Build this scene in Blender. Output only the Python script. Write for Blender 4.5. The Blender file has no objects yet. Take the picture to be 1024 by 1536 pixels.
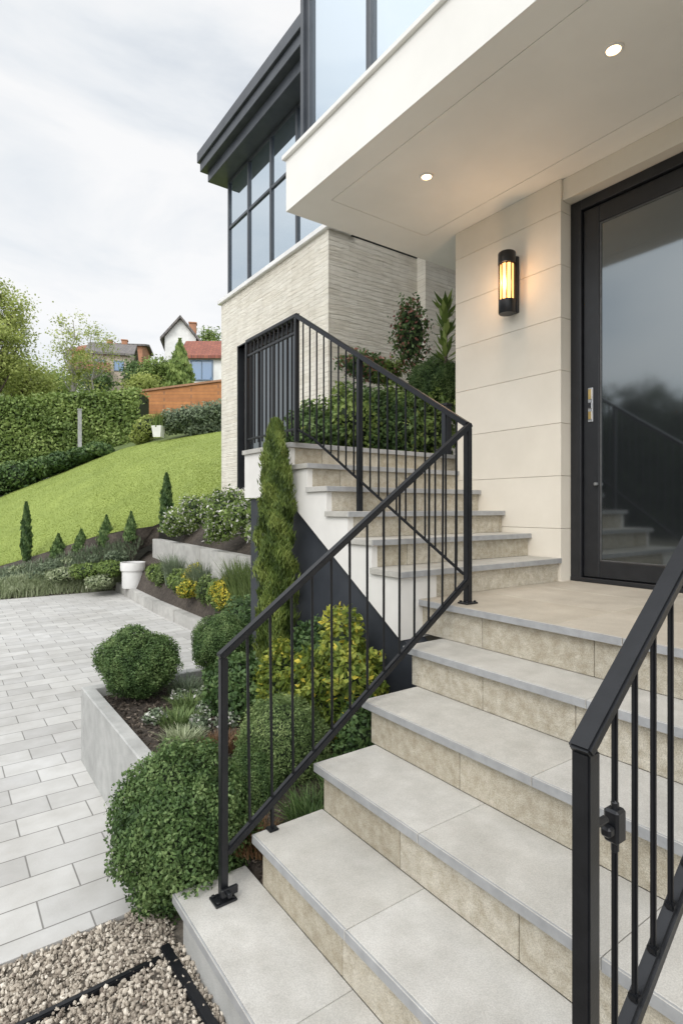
import bpy, bmesh, math, random
import numpy as np
from mathutils import Vector, Matrix
random.seed(7); rng=np.random.default_rng(7)
scene=bpy.context.scene
YAW=math.radians(35.53); SN=math.sin(YAW); CS=math.cos(YAW); H=1.64; F=850.0
def C(px,py,d):
    r=(px-512)/F*d
    return Vector((SN*d+CS*r, CS*d-SN*r, H-(py-762)*d/F))
# ------------------------------------------------------------------ materials
def newmat(name):
    m=bpy.data.materials.new(name); m.use_nodes=True
    n=m.node_tree.nodes; l=m.node_tree.links
    b=n["Principled BSDF"]
    return m,n,l,b
def ramp(n,stops):
    r=n.new("ShaderNodeValToRGB"); e=r.color_ramp.elements
    while len(e)<len(stops): e.new(0.5)
    for i,(p,c) in enumerate(stops):
        e[i].position=p; e[i].color=(c[0],c[1],c[2],1)
    return r
def noise(n,l,src,scale,detail=6,rough=.6):
    t=n.new("ShaderNodeTexNoise"); t.inputs["Scale"].default_value=scale
    t.inputs["Detail"].default_value=detail; t.inputs["Roughness"].default_value=rough
    l.new(src,t.inputs["Vector"]); return t
def M(name,c1,c2,scale=8,rough=.6,bump=.2,bscale=60,metal=0,stain=.15,tintamt=.12,lo=.3,hi=.7,speck=0,dist=.004):
    m,n,l,b=newmat(name)
    g=n.new("ShaderNodeNewGeometry"); P=g.outputs["Position"]
    t=noise(n,l,P,scale); r=ramp(n,[(lo,c1),(hi,c2)]); l.new(t.outputs["Fac"],r.inputs[0]); col=r.outputs[0]
    def mul(col,val):
        x=n.new("ShaderNodeMix"); x.data_type='RGBA'; x.blend_type='MULTIPLY'; x.inputs[0].default_value=1
        l.new(col,x.inputs[6]); l.new(val,x.inputs[7]); return x.outputs[2]
    if stain:
        t2=noise(n,l,P,1.3,4); r2=ramp(n,[(.35,(1-stain,)*3),(.65,(1+stain*.4,)*3)]); l.new(t2.outputs["Fac"],r2.inputs[0]); col=mul(col,r2.outputs[0])
    if tintamt:
        a=n.new("ShaderNodeAttribute"); a.attribute_name="tint"
        r3=ramp(n,[(0,(1,1,1)),(1,(1-tintamt,1-tintamt*1.1,1-tintamt*1.35))]); l.new(a.outputs["Fac"],r3.inputs[0]); col=mul(col,r3.outputs[0])
    if speck:
        t4=noise(n,l,P,260,2); r4=ramp(n,[(.38,(1-speck,)*3),(.6,(1.05,)*3)]); l.new(t4.outputs["Fac"],r4.inputs[0]); col=mul(col,r4.outputs[0])
    l.new(col,b.inputs["Base Color"])
    b.inputs["Roughness"].default_value=rough; b.inputs["Metallic"].default_value=metal
    if bump:
        t3=noise(n,l,P,bscale,5); bp=n.new("ShaderNodeBump"); bp.inputs["Strength"].default_value=bump; bp.inputs["Distance"].default_value=dist
        l.new(t3.outputs["Fac"],bp.inputs["Height"]); l.new(bp.outputs[0],b.inputs["Normal"])
    return m
def brickmat(name,c1,c2,mortar,bw,rh,ms,mode,rough=.8,bump=.5,dist=.006,mort_s=.2,offset=.5,grain=90,freq=2,sq=1,layer=0,sqf=3,lo=.84):
    m,n,l,b=newmat(name)
    g=n.new("ShaderNodeNewGeometry"); s=n.new("ShaderNodeSeparateXYZ"); l.new(g.outputs["Position"],s.inputs[0])
    c=n.new("ShaderNodeCombineXYZ")
    if mode=='wall':
        a=n.new("ShaderNodeMath"); a.operation='ADD'; l.new(s.outputs[0],a.inputs[0]); l.new(s.outputs[1],a.inputs[1])
        l.new(a.outputs[0],c.inputs[0]); zz_=s.outputs[2]
        if layer:
            wv=noise(n,l,g.outputs["Position"],2.5,3); ma=n.new("ShaderNodeMath"); ma.operation='MULTIPLY_ADD'; l.new(wv.outputs["Fac"],ma.inputs[0]); ma.inputs[1].default_value=layer; l.new(s.outputs[2],ma.inputs[2]); zz_=ma.outputs[0]
        l.new(zz_,c.inputs[1])
    else:
        l.new(s.outputs[0],c.inputs[0]); l.new(s.outputs[1],c.inputs[1])
    k=n.new("ShaderNodeTexBrick"); k.offset=offset; k.offset_frequency=freq; k.squash=sq; k.squash_frequency=sqf
    for nm,v in (("Scale",1),("Brick Width",bw),("Row Height",rh),("Mortar Size",ms),("Mortar Smooth",mort_s),("Bias",0)): k.inputs[nm].default_value=v
    k.inputs["Color1"].default_value=(*c1,1); k.inputs["Color2"].default_value=(*c2,1); k.inputs["Mortar"].default_value=(*mortar,1)
    l.new(c.outputs[0],k.inputs["Vector"])
    t=noise(n,l,g.outputs["Position"],5,6); r=ramp(n,[(.3,(lo,lo-.01,lo-.03)),(.7,(1.08,1.08,1.08))]); l.new(t.outputs["Fac"],r.inputs[0])
    x=n.new("ShaderNodeMix"); x.data_type='RGBA'; x.blend_type='MULTIPLY'; x.inputs[0].default_value=1
    l.new(k.outputs["Color"],x.inputs[6]); l.new(r.outputs[0],x.inputs[7])
    t0=noise(n,l,g.outputs["Position"],.7,4); r0=ramp(n,[(.35,(.9,.89,.87)),(.65,(1.05,1.05,1.05))]); l.new(t0.outputs["Fac"],r0.inputs[0])
    y=n.new("ShaderNodeMix"); y.data_type='RGBA'; y.blend_type='MULTIPLY'; y.inputs[0].default_value=1
    l.new(x.outputs[2],y.inputs[6]); l.new(r0.outputs[0],y.inputs[7]); fin=y.outputs[2]
    b.inputs["Roughness"].default_value=rough
    inv=n.new("ShaderNodeMath"); inv.operation='SUBTRACT'; inv.inputs[0].default_value=1; l.new(k.outputs["Fac"],inv.inputs[1])
    if layer:
        mp=n.new("ShaderNodeMapping"); mp.inputs["Scale"].default_value=(2.6,26,1); l.new(c.outputs[0],mp.inputs[0]); t2=noise(n,l,mp.outputs[0],1.6,6,.7); amt=2.2
        rl=ramp(n,[(.32,(.80,.78,.74)),(.46,(1,1,1)),(.7,(1.07,1.07,1.06))]); l.new(t2.outputs["Fac"],rl.inputs[0])
        z=n.new("ShaderNodeMix"); z.data_type='RGBA'; z.blend_type='MULTIPLY'; z.inputs[0].default_value=1
        l.new(fin,z.inputs[6]); l.new(rl.outputs[0],z.inputs[7]); fin=z.outputs[2]
    else:
        t2=noise(n,l,g.outputs["Position"],grain,5); amt=.45
    l.new(fin,b.inputs["Base Color"])
    ad=n.new("ShaderNodeMath"); ad.operation='MULTIPLY_ADD'; l.new(t2.outputs["Fac"],ad.inputs[0]); ad.inputs[1].default_value=amt; l.new(inv.outputs[0],ad.inputs[2])
    bp=n.new("ShaderNodeBump"); bp.inputs["Strength"].default_value=bump; bp.inputs["Distance"].default_value=dist
    l.new(ad.outputs[0],bp.inputs["Height"]); l.new(bp.outputs[0],b.inputs["Normal"])
    return m
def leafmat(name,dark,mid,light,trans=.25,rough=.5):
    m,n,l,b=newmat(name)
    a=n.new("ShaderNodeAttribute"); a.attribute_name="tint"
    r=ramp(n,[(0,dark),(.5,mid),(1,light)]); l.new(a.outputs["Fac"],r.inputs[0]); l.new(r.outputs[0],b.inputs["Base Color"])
    b.inputs["Roughness"].default_value=rough; b.inputs["Specular IOR Level"].default_value=.3
    if trans>0:
        t=n.new("ShaderNodeBsdfTranslucent"); l.new(r.outputs[0],t.inputs["Color"])
        x=n.new("ShaderNodeMixShader"); x.inputs[0].default_value=trans
        l.new(b.outputs[0],x.inputs[1]); l.new(t.outputs[0],x.inputs[2]); l.new(x.outputs[0],n["Material Output"].inputs[0])
    return m
def glassmat(name,dark,refl,tint=(.9,.93,.95),ro=.02):
    m,n,l,b=newmat(name)
    b.inputs["Base Color"].default_value=(*dark,1); b.inputs["Roughness"].default_value=.25; b.inputs["Specular IOR Level"].default_value=.2
    g=n.new("ShaderNodeBsdfGlossy"); g.inputs["Color"].default_value=(*tint,1); g.inputs["Roughness"].default_value=ro
    geo=n.new("ShaderNodeNewGeometry"); t=noise(n,l,geo.outputs["Position"],1.1,1); bp=n.new("ShaderNodeBump"); bp.inputs["Strength"].default_value=.05; bp.inputs["Distance"].default_value=.02
    l.new(t.outputs["Fac"],bp.inputs["Height"]); l.new(bp.outputs[0],g.inputs["Normal"])
    x=n.new("ShaderNodeMixShader"); x.inputs[0].default_value=refl
    l.new(b.outputs[0],x.inputs[1]); l.new(g.outputs[0],x.inputs[2]); l.new(x.outputs[0],n["Material Output"].inputs[0])
    return m
def emis(name,c,s):
    m,n,l,b=newmat(name); b.inputs["Emission Color"].default_value=(*c,1); b.inputs["Emission Strength"].default_value=s; b.inputs["Base Color"].default_value=(*c,1); return m

m_tread=M("tread_stone",(.46,.445,.41),(.57,.555,.52),10,.65,.25,180,stain=.13,speck=.14)
m_nose=M("nosing_stone",(.30,.305,.31),(.39,.395,.40),20,.55,.15,200,stain=.1,tintamt=.05)
m_riser=M("riser_sandstone",(.43,.38,.29),(.64,.60,.51),26,.85,.8,70,stain=.14,tintamt=.24,speck=.26,dist=.006)
m_landing=M("landing_stone",(.45,.40,.33),(.54,.49,.41),7,.6,.15,150,stain=.12,speck=.08)
m_render=M("white_render",(.70,.68,.64),(.77,.75,.71),3,.8,.2,120,stain=.12,tintamt=0)
m_canopy=M("canopy_paint",(.78,.765,.72),(.81,.795,.75),2,.7,.06,150,stain=.05,tintamt=0)
m_clad=M("cream_cladding",(.70,.65,.56),(.75,.70,.61),3,.65,.08,160,stain=.05,tintamt=.04)
m_black=M("black_metal",(.008,.009,.011),(.014,.015,.018),30,.35,.08,200,metal=.2,stain=.1,tintamt=0)
m_frame=M("anthracite_frame",(.009,.010,.012),(.016,.017,.020),12,.4,.05,150,stain=.1,tintamt=0)
m_roofm=M("grey_roof_metal",(.04,.047,.057),(.065,.073,.085),4,.45,.05,150,stain=.15,tintamt=0)
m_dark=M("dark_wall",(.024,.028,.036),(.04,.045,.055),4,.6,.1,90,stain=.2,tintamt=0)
m_conc=M("concrete",(.36,.36,.345),(.49,.49,.47),9,.85,.35,120,stain=.22,tintamt=0,speck=.12)
m_curb=M("curb_stone",(.40,.39,.37),(.52,.51,.48),9,.85,.35,120,stain=.2)
m_joint=M("joint_mortar",(.2,.19,.17),(.28,.26,.23),30,.9,.3,90,tintamt=0)
m_soil=M("soil",(.04,.031,.024),(.11,.09,.072),22,.95,1,70,stain=.3,tintamt=0,dist=.02)
m_ground=M("ground_earth",(.12,.11,.08),(.2,.18,.13),3,.95,.6,40,tintamt=0)
m_gbase=M("gravel_bed",(.12,.105,.09),(.24,.21,.17),60,.95,1,90,tintamt=0)
m_stone=brickmat("split_face_stone",(.82,.79,.71),(.76,.72,.63),(.58,.54,.47),.74,.062,.0026,'wall',bump=.9,dist=.014,freq=2,offset=.37,layer=.045,mort_s=.5,sq=.6,sqf=2,lo=.92)
m_paver=brickmat("paver",(.44,.435,.425),(.54,.535,.52),(.21,.205,.195),.34,.19,.004,'floor',bump=.4,dist=.005,mort_s=.4,lo=.88)
m_orange=brickmat("orange_brick",(.46,.20,.07),(.38,.16,.06),(.28,.14,.07),.6,.16,.01,'wall')
m_glassdoor=glassmat("door_glass",(.012,.014,.016),.20,(.82,.9,.93),.06)
m_glassup=glassmat("window_glass",(.05,.065,.08),.64,(.80,.90,.98))
m_brass=M("brass",(.6,.42,.15),(.7,.5,.2),20,.3,0,metal=.9,tintamt=0)
m_steel=M("steel",(.5,.5,.5),(.6,.6,.6),20,.3,0,metal=.9,tintamt=0)
m_bead=M("glazing_bead_metal",(.12,.12,.12),(.18,.18,.18),20,.4,0,metal=.6,tintamt=0)
m_white=M("white_ceramic",(.74,.73,.71),(.8,.79,.77),5,.4,.05,tintamt=0)
m_warm=emis("warm_glow",(1,.45,.13),3.4)
m_spot=emis("spot_glow",(1,.72,.38),7)
m_bark=M("bark",(.07,.05,.035),(.15,.12,.09),20,.9,.8,40,tintamt=0,dist=.02)
m_birch=M("pale_bark",(.25,.23,.2),(.45,.43,.4),20,.9,.8,40,tintamt=0,dist=.02)
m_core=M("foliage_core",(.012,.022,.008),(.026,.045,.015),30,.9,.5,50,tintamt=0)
L_box=leafmat("boxwood_leaf",(.04,.078,.025),(.095,.162,.05),(.21,.29,.11))
L_sant=leafmat("soft_green_leaf",(.065,.105,.032),(.14,.21,.07),(.28,.35,.14))
L_cyp=leafmat("cypress_leaf",(.04,.07,.015),(.11,.16,.032),(.24,.29,.07))
L_yel=leafmat("golden_leaf",(.07,.115,.02),(.18,.235,.04),(.42,.42,.07),.3)
L_yfl=leafmat("yellow_flower",(.5,.42,.04),(.64,.53,.07),(.78,.68,.14),.3)
L_wfl=leafmat("white_flower",(.5,.48,.45),(.7,.68,.64),(.85,.83,.8),.3)
L_pfl=leafmat("pink_flower",(.22,.08,.06),(.38,.17,.13),(.55,.32,.27),.3)
L_dark=leafmat("dark_leaf",(.026,.055,.017),(.065,.12,.038),(.14,.21,.07))
L_grey=leafmat("greygreen_leaf",(.08,.115,.07),(.17,.215,.13),(.3,.36,.24))
L_lt=leafmat("light_leaf",(.19,.23,.06),(.36,.42,.12),(.56,.6,.21),.4)
L_hedge=leafmat("hedge_leaf",(.08,.13,.03),(.175,.25,.062),(.31,.39,.12))
L_grass=leafmat("grass_blade",(.07,.11,.03),(.14,.2,.06),(.26,.33,.12),.3)
L_cream=leafmat("cream_ground_leaf",(.16,.20,.10),(.32,.37,.21),(.54,.57,.4),.3)
L_red=leafmat("red_leaf",(.07,.05,.02),(.15,.08,.04),(.24,.15,.07),.3)
L_chip=leafmat("bark_chip",(.035,.027,.02),(.10,.08,.062),(.24,.2,.16),0,.9)
L_grav=leafmat("gravel_stone",(.17,.14,.115),(.40,.35,.285),(.68,.62,.53),0,.85)
L_far=leafmat("woodland_leaf",(.012,.025,.008),(.035,.06,.018),(.07,.11,.035))
def lawnmat():
    m,n,l,b=newmat("lawn_grass_sheet"); g=n.new("ShaderNodeNewGeometry"); P=g.outputs["Position"]
    t=noise(n,l,P,1.0,5,.6); r=ramp(n,[(.3,(.20,.255,.055)),(.7,(.265,.325,.075))]); l.new(t.outputs["Fac"],r.inputs[0])
    t2=noise(n,l,P,60,3,.7); r2=ramp(n,[(.3,(.88,.89,.86)),(.7,(1.1,1.09,1.06))]); l.new(t2.outputs["Fac"],r2.inputs[0])
    x=n.new("ShaderNodeMix"); x.data_type='RGBA'; x.blend_type='MULTIPLY'; x.inputs[0].default_value=1
    l.new(r.outputs[0],x.inputs[6]); l.new(r2.outputs[0],x.inputs[7]); l.new(x.outputs[2],b.inputs["Base Color"])
    b.inputs["Roughness"].default_value=.9
    bp=n.new("ShaderNodeBump"); bp.inputs["Strength"].default_value=.4; bp.inputs["Distance"].default_value=.01
    l.new(t2.outputs["Fac"],bp.inputs["Height"]); l.new(bp.outputs[0],b.inputs["Normal"]); return m
m_lawn=lawnmat()
# ------------------------------------------------------------------ object helpers
def link(o): scene.collection.objects.link(o); return o
def root(name,loc,label,cat,group=None,rot=0):
    e=bpy.data.objects.new(name,None); e.empty_display_size=.2; e.location=loc; e.rotation_euler=(0,0,rot); link(e)
    e["label"]=label; e["category"]=cat
    if group: e["group"]=group
    return e
def tag(o,label,cat,group=None,base=None):
    o["label"]=label; o["category"]=cat
    if group: o["group"]=group
    if base is not None:
        base=Vector(base); o.data.transform(Matrix.Translation(-base)); o.location=base
    return o
def part(o,p,local=False):
    o.parent=p
    if not local:
        q=p; M0=Matrix.Identity(4)
        chain=[]
        while q: chain.append(q); q=q.parent
        for q in reversed(chain):
            M0=M0@q.matrix_parent_inverse@q.matrix_basis
        o.matrix_parent_inverse=M0.inverted()
    return o
def bm_box(bm,b,bev,lay,tint):
    x0,x1,y0,y1,z0,z1=b[:6]; mi=b[6] if len(b)>6 else 0
    vs=[bm.verts.new(v) for v in ((x0,y0,z0),(x1,y0,z0),(x1,y1,z0),(x0,y1,z0),(x0,y0,z1),(x1,y0,z1),(x1,y1,z1),(x0,y1,z1))]
    for f in ((0,3,2,1),(4,5,6,7),(0,1,5,4),(1,2,6,5),(2,3,7,6),(3,0,4,7)):
        fc=bm.faces.new([vs[i] for i in f]); fc.material_index=mi
    for v in vs: v[lay]=tint
    if bev>0:
        es=set(e for v in vs for e in v.link_edges)
        bmesh.ops.bevel(bm,geom=list(es),offset=bev,segments=1,affect='EDGES')
def boxes(name,bl,mats,bev=.003):
    me=bpy.data.meshes.new(name); bm=bmesh.new(); lay=bm.verts.layers.float.new("tint")
    for b in bl: bm_box(bm,b,bev,lay,random.random())
    bm.to_mesh(me); bm.free()
    for m in mats: me.materials.append(m)
    return link(bpy.data.objects.new(name,me))
def barv(p0,p1,w,h,up=Vector((0,0,1))):
    p0=Vector(p0);p1=Vector(p1); d=(p1-p0).normalized()
    if abs(d.z)>.999: up=Vector((1,0,0))
    s=d.cross(up).normalized(); u=s.cross(d).normalized()
    out=[]
    for p in (p0,p1):
        for a,b in ((-1,-1),(1,-1),(1,1),(-1,1)): out.append(p+s*a*w/2+u*b*h/2)
    return out
def bars(name,lst,mats,bev=.003):
    me=bpy.data.meshes.new(name); bm=bmesh.new(); lay=bm.verts.layers.float.new("tint")
    for p0,p1,w,h in lst:
        vs=[bm.verts.new(v) for v in barv(p0,p1,w,h)]
        for f in ((0,1,2,3),(7,6,5,4),(0,4,5,1),(1,5,6,2),(2,6,7,3),(3,7,4,0)): bm.faces.new([vs[i] for i in f])
        for v in vs: v[lay]=.3
        if bev>0: bmesh.ops.bevel(bm,geom=list(set(e for v in vs for e in v.link_edges)),offset=bev,segments=2,affect='EDGES')
    bmesh.ops.recalc_face_normals(bm,faces=bm.faces)
    bm.to_mesh(me); bm.free()
    for m in mats: me.materials.append(m)
    return link(bpy.data.objects.new(name,me))
def prism(name,poly,axis,a0,a1,mats,bev=0):
    me=bpy.data.meshes.new(name); bm=bmesh.new()
    def mk(p,a): return (a,p[0],p[1]) if axis=='x' else ((p[0],a,p[1]) if axis=='y' else (p[0],p[1],a))
    A=[bm.verts.new(mk(p,a0)) for p in poly]; B=[bm.verts.new(mk(p,a1)) for p in poly]
    bm.faces.new(A); bm.faces.new(B)
    for i in range(len(poly)):
        j=(i+1)%len(poly); bm.faces.new((A[i],A[j],B[j],B[i]))
    bmesh.ops.recalc_face_normals(bm,faces=bm.faces)
    if bev: bmesh.ops.bevel(bm,geom=bm.edges[:],offset=bev,segments=1,affect='EDGES')
    bm.to_mesh(me); bm.free()
    for m in mats: me.materials.append(m)
    return link(bpy.data.objects.new(name,me))
def lathe(name,prof,center,mats,n=32):
    V=[];Fc=[]
    for i in range(n):
        a=2*math.pi*i/n
        for r,z in prof: V.append((center[0]+r*math.cos(a),center[1]+r*math.sin(a),center[2]+z))
    k=len(prof)
    for i in range(n):
        j=(i+1)%n
        for q in range(k-1): Fc.append((i*k+q,j*k+q,j*k+q+1,i*k+q+1))
    me=bpy.data.meshes.new(name); me.from_pydata(V,[],Fc)
    bm=bmesh.new(); bm.from_mesh(me); bmesh.ops.remove_doubles(bm,verts=bm.verts,dist=1e-5); bmesh.ops.recalc_face_normals(bm,faces=bm.faces); bm.to_mesh(me); bm.free()
    for m in mats: me.materials.append(m)
    for p in me.polygons: p.use_smooth=True
    try: me.set_sharp_from_angle(angle=.7)
    except Exception: pass
    return link(bpy.data.objects.new(name,me))
def fast(name,V,Fc,mats,mi=None,tint=None,smooth=False):
    me=bpy.data.meshes.new(name); me.from_pydata(np.asarray(V).tolist(),[],np.asarray(Fc).tolist())
    for m in mats: me.materials.append(m)
    if mi is not None: me.polygons.foreach_set("material_index",np.asarray(mi,dtype=np.int32))
    if tint is not None:
        a=me.attributes.new("tint",'FLOAT','POINT'); a.data.foreach_set("value",np.asarray(tint,dtype=np.float32))
    if smooth: me.polygons.foreach_set("use_smooth",np.ones(len(me.polygons),dtype=bool))
    me.update()
    return link(bpy.data.objects.new(name,me))
def unit(a): return a/np.maximum(np.linalg.norm(a,axis=1,keepdims=True),1e-9)
def leafq(P,N,L,W,spread=.8,updir=None,upw=0):
    n=len(P); nn=unit(N+rng.normal(0,spread,(n,3)))
    a=unit(np.cross(nn,rng.normal(0,1,(n,3))))
    if updir is not None: a=unit(a*(1-upw)+np.array(updir)*upw)
    b=unit(np.cross(nn,a))
    s=(rng.uniform(.65,1.25,(n,1)))
    V=np.stack([P-a*L*s/2,P+b*W*s/2,P+a*L*s/2+nn*L*.12,P-b*W*s/2],1).reshape(-1,3)
    Fc=np.arange(n*4).reshape(n,4)
    return V,Fc
def lump(D,k,amp,ph):
    out=np.zeros(len(D))
    for i in range(4):
        q=np.array([math.sin(ph+i*2.1),math.cos(ph*1.7+i),math.sin(ph*.6+i*3.3)])*k*(1+.5*i)
        out+=np.sin(D@q+ph*3+i)/(1+i*.5)
    return out*amp/2
def sphereD(n):
    return unit(rng.normal(0,1,(n,3)))
def core(cen,rad,ph,amp,f=.86,nu=20,nv=12):
    th=np.linspace(0,2*np.pi,nu,endpoint=False); v=np.linspace(.02,np.pi-.02,nv)
    D=np.array([[math.sin(b)*math.cos(a),math.sin(b)*math.sin(a),math.cos(b)] for b in v for a in th])
    R=(1+lump(D,3,amp,ph))*f
    V=np.array(cen)+D*R[:,None]*np.array(rad)
    Fc=[(i*nu+j,i*nu+(j+1)%nu,(i+1)*nu+(j+1)%nu,(i+1)*nu+j) for i in range(nv-1) for j in range(nu)]
    return V,np.array(Fc)
def shrub_arrays(cen,rad,n,L,W,ph,amp=.08,depth=.1,fl=0,spread=.8,stray=0):
    D=sphereD(n); rad=np.array(rad)
    cl=lump(D,3,amp,ph)+lump(D,11,amp*.6,ph+1)
    R=1+cl-np.abs(rng.normal(0,depth,n))
    if stray: k=rng.random(n)<stray; R=np.where(k,1+cl+rng.uniform(0,.07,n),R)
    P=np.array(cen)+D*R[:,None]*rad
    V,Fc=leafq(P,unit(D/rad),L,W,spread)
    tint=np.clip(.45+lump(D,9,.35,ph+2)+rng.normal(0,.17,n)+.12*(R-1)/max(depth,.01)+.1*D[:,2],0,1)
    mi=np.ones(n,int)
    if fl>0: mi[rng.random(n)<fl]=2
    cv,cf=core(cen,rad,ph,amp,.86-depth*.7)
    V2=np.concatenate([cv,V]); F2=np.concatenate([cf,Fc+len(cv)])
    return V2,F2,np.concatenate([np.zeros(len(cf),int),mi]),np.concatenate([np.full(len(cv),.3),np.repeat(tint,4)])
def shrub(name,cen,rad,n,L,W,mat,label,cat="shrub",group=None,ph=None,amp=.08,depth=.1,fl=0,flm=None,spread=.8):
    ph=random.uniform(0,20) if ph is None else ph
    V,Fc,mi,t=shrub_arrays(cen,rad,n,L,W,ph,amp,depth,fl,spread)
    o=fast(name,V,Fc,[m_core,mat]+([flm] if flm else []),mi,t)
    return tag(o,label,cat,group,(cen[0],cen[1],cen[2]-rad[2]))
def blades_arrays(P,h,w,lean,dirs=None):
    n=len(P); a=rng.uniform(0,2*np.pi,n) if dirs is None else dirs
    d=np.stack([np.cos(a),np.sin(a),np.zeros(n)],1); s=np.stack([-np.sin(a),np.cos(a),np.zeros(n)],1)
    hh=(h*rng.uniform(.55,1.15,n))[:,None]; ln=(lean*rng.uniform(.2,1.2,n))[:,None]*hh
    up=np.array([[0,0,1.]])
    p1=P+up*hh*.6+d*ln*.35; p2=P+up*hh+d*ln
    V=np.stack([P-s*w/2,P+s*w/2,p1+s*w*.4,p1-s*w*.4,p2+s*w*.06,p2-s*w*.06],1).reshape(-1,3)
    b=np.arange(n)[:,None]*6
    Fc=np.concatenate([b+np.array([[0,1,2,3]]),b+np.array([[3,2,4,5]])])
    t=np.repeat(np.clip(.5+rng.normal(0,.2,n),0,1),6)
    return V,Fc,t
def tuft(name,cen,r,n,h,w,lean,mat,label,group=None,cat="plant"):
    a=rng.uniform(0,2*np.pi,n); q=r*np.sqrt(rng.random(n))
    P=np.array(cen)+np.stack([np.cos(a)*q,np.sin(a)*q,np.zeros(n)],1)
    V,Fc,t=blades_arrays(P,h,w,lean,a+rng.normal(0,.6,n))
    o=fast(name,V,Fc,[mat],None,t); return tag(o,label,cat,group,tuple(cen))
def tube(p0,p1,r0,r1,n=7):
    p0=np.array(p0,float);p1=np.array(p1,float); d=unit((p1-p0)[None])[0]
    u=np.cross(d,[.3,.9,.1]); u/=np.linalg.norm(u); v=np.cross(d,u)
    a=np.arange(n)*2*np.pi/n
    ring=np.cos(a)[:,None]*u+np.sin(a)[:,None]*v
    V=np.concatenate([p0+ring*r0,p1+ring*r1]); Fc=np.array([(i,(i+1)%n,n+(i+1)%n,n+i) for i in range(n)])
    return V,Fc
def join(parts):
    Vs=[];Fs=[];o=0
    for V,Fc in parts: Vs.append(V);Fs.append(Fc+o);o+=len(V)
    return np.concatenate(Vs),np.concatenate(Fs)
def tree(base,h,cr,ch,nl,L,mat,bark,label,ncl=40,tr=.12,clr=.28,group=None,name="deciduous_tree",lowf=.35):
    base=np.array(base,float); e=root(name,base,label,"tree",group)
    segs=[]; pts=[base]; k=5
    for i in range(1,k+1): pts.append(base+np.array([random.uniform(-.04,.04)*h,random.uniform(-.04,.04)*h,h*.85*i/k]))
    rr=[tr*(1-.8*i/k) for i in range(k+1)]
    for i in range(k): segs.append(tube(pts[i]-np.array([0,0,.02]),pts[i+1],rr[i],rr[i+1]))
    cc=base+np.array([0,0,h-ch]); P=[];N=[];T=[]
    for c in range(ncl):
        D=sphereD(1)[0]; q=random.uniform(.35,1)**.6
        cen=cc+D*np.array([cr,cr,ch])*q*.85
        if cen[2]<base[2]+h*lowf*.8: cen[2]=base[2]+h*lowf
        tt=min(.95,max(.25,(cen[2]-base[2])/h*.8)); i=min(k-1,int(tt/.85*k)); st=pts[i]
        mid=(st+cen)/2+np.array([0,0,-.03*h])
        segs.append(tube(st,mid,rr[i]*.45,rr[i]*.28,5)); segs.append(tube(mid,cen,rr[i]*.28,rr[i]*.08,5))
        m=nl//ncl; g=rng.normal(0,1,(m,3))*np.array([1,1,.7])*clr*cr
        P.append(cen+g); N.append(unit(g+D*.5+np.array([0,0,.4]))); T.append(np.full(m,random.uniform(.25,.7))+.2*g[:,2]/(clr*cr)*.5)
    P=np.concatenate(P);N=np.concatenate(N);T=np.clip(np.concatenate(T)+rng.normal(0,.15,len(P)),0,1)
    V,Fc=join(segs); part(fast("trunk",V,Fc,[bark],smooth=True),e)
    V,Fc=leafq(P,N,L,L*.6,.8); part(fast("crown",V,Fc,[mat],None,np.repeat(T,4)),e)
    return e
def conifer(base,h,R,n,L,mat,label,group=None,pw=.8,name="cypress_tree",W=None,maxat=.3,lm=1,low=.62):
    base=np.array(base,float); e=root(name,base,label,"tree",group)
    V,Fc=join([tube(base-np.array([0,0,.03]),base+np.array([0,0,h*.5]),R*.2,R*.1),tube(base+np.array([0,0,h*.5]),base+np.array([0,0,h*.93]),R*.1,R*.03)])
    part(fast("trunk",V,Fc,[m_bark],smooth=True),e)
    t=rng.random(n)**.9; a=rng.uniform(0,2*np.pi,n); ph=random.uniform(0,9)
    prof=np.where(t<maxat,low+(1-low)*np.sin(t/maxat*np.pi/2),np.cos((t-maxat)/(1-maxat)*np.pi/2)**pw)
    lum=1+lm*(.13*np.sin(a*3+t*17+ph)+.11*np.sin(a*5-t*31+ph*2)+.09*np.sin(t*60+a*2))
    q=R*prof*lum*(1-np.abs(rng.normal(0,.22,n)))
    k=rng.random(n)<.06; q=np.where(k,q*1.15+.004,q)
    P=base+np.stack([np.cos(a)*q,np.sin(a)*q,t*h+.02],1)
    N=np.stack([np.cos(a),np.sin(a),np.full(n,.2)],1)
    W=W or L*.35
    V,Fc=leafq(P,N,L,W,.5,(0,0,1),.6)
    tint=np.clip(.45+.25*np.sin(a*3+t*17+ph)+.15*np.sin(t*60+a*2)+rng.normal(0,.15,n),0,1)
    part(fast("crown",V,Fc,[mat],None,np.repeat(tint,4)),e); return e
def sheet(name,rows,mat):
    nr=len(rows);nc=len(rows[0]); V=[tuple(p) for r in rows for p in r]
    Fc=[(i*nc+j,i*nc+j+1,(i+1)*nc+j+1,(i+1)*nc+j) for i in range(nr-1) for j in range(nc-1)]
    o=fast(name,V,Fc,[mat],smooth=True); o["kind"]="structure"; return o

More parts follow.
